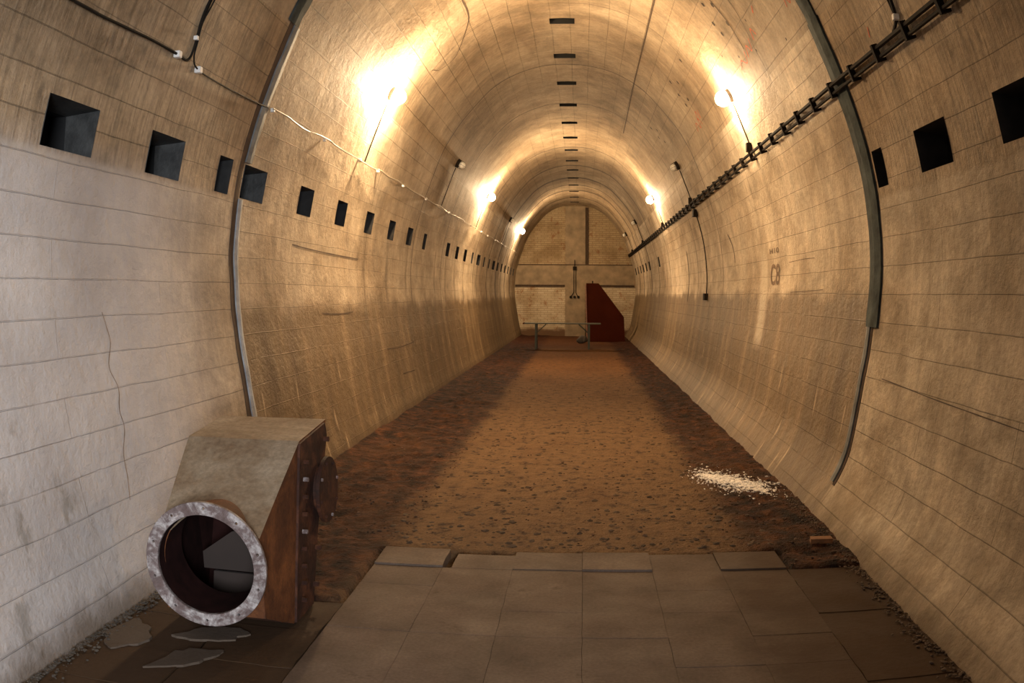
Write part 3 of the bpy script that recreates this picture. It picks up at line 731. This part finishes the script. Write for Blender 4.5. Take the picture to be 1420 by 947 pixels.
# ------------------------------------------------------------------ marks that belong to the walls
def text(s, y, z, w, h, name):
    cu = bpy.data.curves.new(name, 'FONT'); cu.body = s; cu.align_x = 'CENTER'; cu.align_y = 'CENTER'; cu.size = 1; cu.offset = .018
    tmp = bpy.data.objects.new('t', cu); C.objects.link(tmp); dg = bpy.context.evaluated_depsgraph_get()
    me = bpy.data.meshes.new_from_object(tmp.evaluated_get(dg)); bpy.data.objects.remove(tmp)
    X = [v.co.x for v in me.vertices]; Yv = [v.co.y for v in me.vertices]
    cx_, cy_ = (max(X)+min(X))/2, (max(Yv)+min(Yv))/2; sx, sy = w/(max(X)-min(X)), h/(max(Yv)-min(Yv))
    for v in me.vertices:
        a, b = (v.co.x-cx_)*sx, (v.co.y-cy_)*sy; p = wp(y-a, z+b, 1, .004); v.co = p
    me.materials.clear(); me.materials.append(M_stencil)
    o = bpy.data.objects.new(name, me); C.objects.link(o); o.parent = wall_right; return o
text('C8', 9.36, 1.86, .46, .235, 'stencil_lettering')
text('H10', 9.36, 2.125, .46, .06, 'stencil_lettering')
def blot(parent, y, z, side, r, mat, name, ry=1.0):
    bm = bmesh.new(); n = 10; c = bm.verts.new(wp(y, z, side, .004)); e = wn(z, side); t = Vector((0,1,0)).cross(e).normalized()
    p0 = wp(y, z, side, .004); ring = []
    for k in range(n):
        a = 2*pi*k/n; q = r*(1+noise.noise(Vector((y*7+cos(a)*2, z*5+sin(a)*2, k*.1)))*.6); ring.append(bm.verts.new(p0 + Vector((0,1,0))*q*cos(a)*ry + t*q*sin(a)))
    for k in range(n): bm.faces.new((c, ring[k], ring[(k+1) % n]))
    return obj(name, bm, mat, parent)
M_hole = simple('pit_dark', (.03, .018, .01), .9, var=.3)
for x, y, z in [(1.44,8.05,4.5),(1.49,7.85,4.43),(1.56,8.21,4.35),(1.65,7.86,4.24),(1.65,8.2,4.24),(1.45,10.13,4.49),(1.51,10.98,4.42),(1.44,11.27,4.5),(1.56,11.39,4.35),(1.65,11.14,4.23),(1.66,11.42,4.22),
                (1.44,14.54,4.5),(1.51,14.26,4.41),(1.57,14.56,4.34),(1.66,14.36,4.23),(1.73,8.67,4.14),(1.74,7.38,4.12),(1.82,8.19,4.0),(1.89,7.6,3.9),(1.96,6.72,3.75)]:
    blot(ceiling, y, z, 1, .028 if z > 4.15 else .014, M_hole, 'pit_mark')
def ribbon(parent, pts, side, w, mat, name, off=.004):
    sp = [Vector((v.x, v.y, 0)) for v in catmull([(y, z, 0) for y, z in pts], 6)]; bm = bmesh.new(); prev = None
    for i, v in enumerate(sp):
        d = (sp[min(i+1, len(sp)-1)] - sp[max(i-1, 0)]).normalized(); n = Vector((-d.y, d.x, 0)); ww = w*(.6+.6*abs(noise.noise(Vector((i*.37, w*99, v.x)))))
        q = [bm.verts.new(wp(v.x+n.x*k*ww, v.y+n.y*k*ww, side, off)) for k in (-1, 1)]
        if prev: bm.faces.new((prev[0], prev[1], q[1], q[0]))
        prev = q
    bmesh.ops.recalc_face_normals(bm, faces=bm.faces); return obj(name, bm, mat, parent)
M_crack = simple('crack_dark', (.07, .045, .028), .9, var=.3)
M_cr2 = simple('crack_brown', (.20, .145, .10), .9, var=.3)
ribbon(ceiling, [(7.80, 4.52), (7.82, 4.36), (7.84, 4.23), (7.88, 4.1), (7.91, 4.0)], 1, .012, M_crack, 'crack')
ribbon(ceiling, [(7.40, 4.36), (7.46, 4.2), (7.56, 4.02), (7.62, 3.86), (7.60, 3.7)], 1, .007, M_crack, 'crack')
ribbon(ceiling, [(8.9, 4.88), (10.4, 4.88), (13.08, 4.88), (16.9, 4.86)], 1, .007, M_crack, 'crack')
ribbon(ceiling, [(8.8, 4.86), (9.64, 4.84), (10.3, 4.62), (10.2, 4.4), (9.92, 4.3), (9.9, 4.0)], -1, .006, M_crack, 'crack')
ribbon(wall_left, [(4.06, 1.52), (4.09, 1.45), (4.12, 1.35), (4.07, 1.22), (4.13, 1.1), (4.10, .98), (4.12, .88), (4.06, .75), (4.05, .62), (4.02, .5)], -1, .005, M_cr2, 'crack')
ribbon(wall_right, [(12.17, 2.50), (11.95, 2.35), (11.85, 2.22), (11.82, 2.08)], 1, .022, M_crack, 'crack')
ribbon(wall_right, [(17.0, 2.5), (17.0, 2.1), (17.05, 1.75), (17.1, 1.5)], 1, .06, M_crack, 'crack')
for pts, w in ([(5.6, 1.06), (5.2, 1.05), (4.6, 1.03), (3.4, 1.01)], .004), ([(8.7, 1.97), (8.1, 1.98), (7.7, 1.975)], .004), ([(8.6, 1.66), (7.9, 1.67), (7.4, 1.68)], .004):
    ribbon(wall_right, pts, 1, w, M_crack, 'crack')
for pts in ([(7.35, 2.06), (7.8, 2.045), (8.6, 2.03), (9.7, 2.02)], [(8.2, 1.42), (8.8, 1.40), (9.4, 1.41)], [(10.8, .9), (11.6, .88), (12.6, .9)], [(11.5, .52), (12.3, .5)]):
    ribbon(wall_left, pts, -1, .008, M_crack, 'crack')
redm = [[(11.7, 3.90), (11.55, 3.99), (11.4, 3.90), (11.3, 4.0), (11.2, 3.91)], [(11.35, 3.99), (11.2, 4.08), (11.12, 3.98), (11.05, 4.07)],
        [(8.35, 3.90), (8.2, 3.96), (8.05, 3.9), (7.95, 3.99)], [(7.92, 3.92), (7.8, 4.0), (7.72, 3.93), (7.62, 4.02)], [(7.5, 3.97), (7.42, 4.05), (7.35, 3.98)],
        [(6.33, 3.90), (6.28, 3.97), (6.22, 3.90), (6.17, 3.97)], [(6.1, 3.76), (6.05, 3.86)], [(5.13, 3.30), (5.10, 3.36)], [(7.1, 4.10), (7.02, 4.14)]]
for pts in redm:
    ribbon(ceiling if pts[0][1] > 3.7 else wall_right, pts, 1, .010, M_redpaint, 'red_mark')

# ------------------------------------------------------------------ far end furniture
pr = empty('red_steel_plate', (1.1, 29.75, 0), 'tall dark red steel plate with sloping edge leaning against the end wall', 'plate')
bm = bmesh.new(); add_prism(bm, [(.47, .0), (1.77, .0), (1.73, .86), (.84, 2.03), (.41, 2.03)], 'y', 29.72, 29.80); obj('panel', bm, M_red, pr)
bm = bmesh.new(); add_prism(bm, [(.43, .0), (.47, .0), (.41, 2.0), (.37, 2.0)], 'y', 29.71, 29.95); obj('edge_strip', bm, M_redl, pr)
bm = bmesh.new(); add_tube(bm, [(.63, 29.76, 2.02), (.63, 29.76, 2.07)], .018, 8); add_sphere(bm, (.63, 29.76, 2.085), .028); obj('lifting_knob', bm, M_iron, pr)
tb = empty('trestle_table', (-.32, 25.6, 0), 'long thin-topped table on green braced legs in front of the end wall', 'table')
part_box('tabletop', (-1.46, 25.35, .745), (.82, 25.95, .775), M_top, tb)
part_box('end_cap', (-1.50, 25.35, .74), (-1.455, 25.95, .78), M_red, tb)
for x in (-1.11, .47):
    for yy, dx in ((25.42, 0), (25.88, 0)):
        bm = bmesh.new(); add_bar(bm, (x, yy, -.01), (x, yy, .745), .075, .06); obj('leg', bm, M_green, tb)
    for zz in (.70, .16):
        bm = bmesh.new(); add_bar(bm, (x, 25.42, zz), (x, 25.88, zz), .045, .045); obj('leg_rail', bm, M_green, tb)
    d = .30 if x < 0 else -.31
    for yy in (25.42, 25.88):
        bm = bmesh.new(); add_bar(bm, (x, yy, .46), (x+d, yy, .742), .028, .028); obj('brace', bm, M_green, tb)
bm = bmesh.new(); add_sphere(bm, (.27, 28.6, .12), .17, 1.15, .8, .8, 16, 10)
for v in bm.verts: v.co += Vector((noise.noise(v.co*6), noise.noise(v.co*6+Vector((9,0,0))), noise.noise(v.co*6+Vector((0,9,0)))))*.06
tag(obj('rubble_lump', bm, simple('dark_lump', (.045, .035, .028), .9, var=.4)), 'small dark lump on the dirt at the foot of the red plate', 'rubble')

# ------------------------------------------------------------------ light
w = bpy.data.worlds.new('World'); S.world = w; w.use_nodes = True
bg = w.node_tree.nodes['Background']; bg.inputs[0].default_value = (.55, .68, 1.0, 1); bg.inputs[1].default_value = .25
def area(loc, target, sx, sy, col, e, spread=pi):
    l = bpy.data.lights.new('daylight', 'AREA'); l.shape = 'RECTANGLE'; l.size = sx; l.size_y = sy; l.color = col; l.energy = e; l.spread = spread
    o = bpy.data.objects.new('daylight', l); C.objects.link(o); o.location = loc
    o.rotation_euler = (Vector(target)-Vector(loc)).to_track_quat('-Z', 'Y').to_euler(); return o
area((1.1, -3.0, 1.9), (-2.2, 3.2, 1.1), 1.2, 1.8, (.87, .92, 1.0), 95, 1.2)
def pl(loc, e, r=.25, col=W1):
    l = bpy.data.lights.new('lamp_glow', 'POINT'); l.energy = e; l.shadow_soft_size = r; l.color = col
    o = bpy.data.objects.new('lamp_glow', l); C.objects.link(o); o.location = loc
# the hall goes on behind the camera: its next lamp pair
pl(tuple(wp(-.9, 3.85, -1, .3)), 30); pl(tuple(wp(-.9, 3.85, 1, .3)), 30)

# ------------------------------------------------------------------ camera (fisheye lens, as in the photograph)
cam = bpy.data.cameras.new('camera'); co = bpy.data.objects.new('camera', cam); C.objects.link(co); S.camera = co
cam.type = 'PANO'; cam.panorama_type = 'FISHEYE_EQUISOLID'; cam.sensor_fit = 'HORIZONTAL'; cam.sensor_width = 22.3; cam.sensor_height = 22.3*947/1420
cam.fisheye_lens = 1187.4/1420*22.3; cam.fisheye_fov = pi; cam.clip_start = .05; cam.clip_end = 200
yaw, pitch, roll = .0795, -.0541, .0041
F = Vector((-sin(yaw)*cos(pitch), cos(yaw)*cos(pitch), sin(pitch))); Rr = Vector((cos(yaw), sin(yaw), 0)); U = Rr.cross(F)
R2 = Rr*cos(roll) + U*sin(roll); U2 = -Rr*sin(roll) + U*cos(roll)
mw = Matrix((R2, U2, -F)).transposed().to_4x4(); mw.translation = Vector((.204, 0, 1.6)); co.matrix_world = mw

S.view_settings.view_transform = 'Standard'; S.view_settings.look = 'None'; S.view_settings.exposure = 0; S.view_settings.gamma = 1
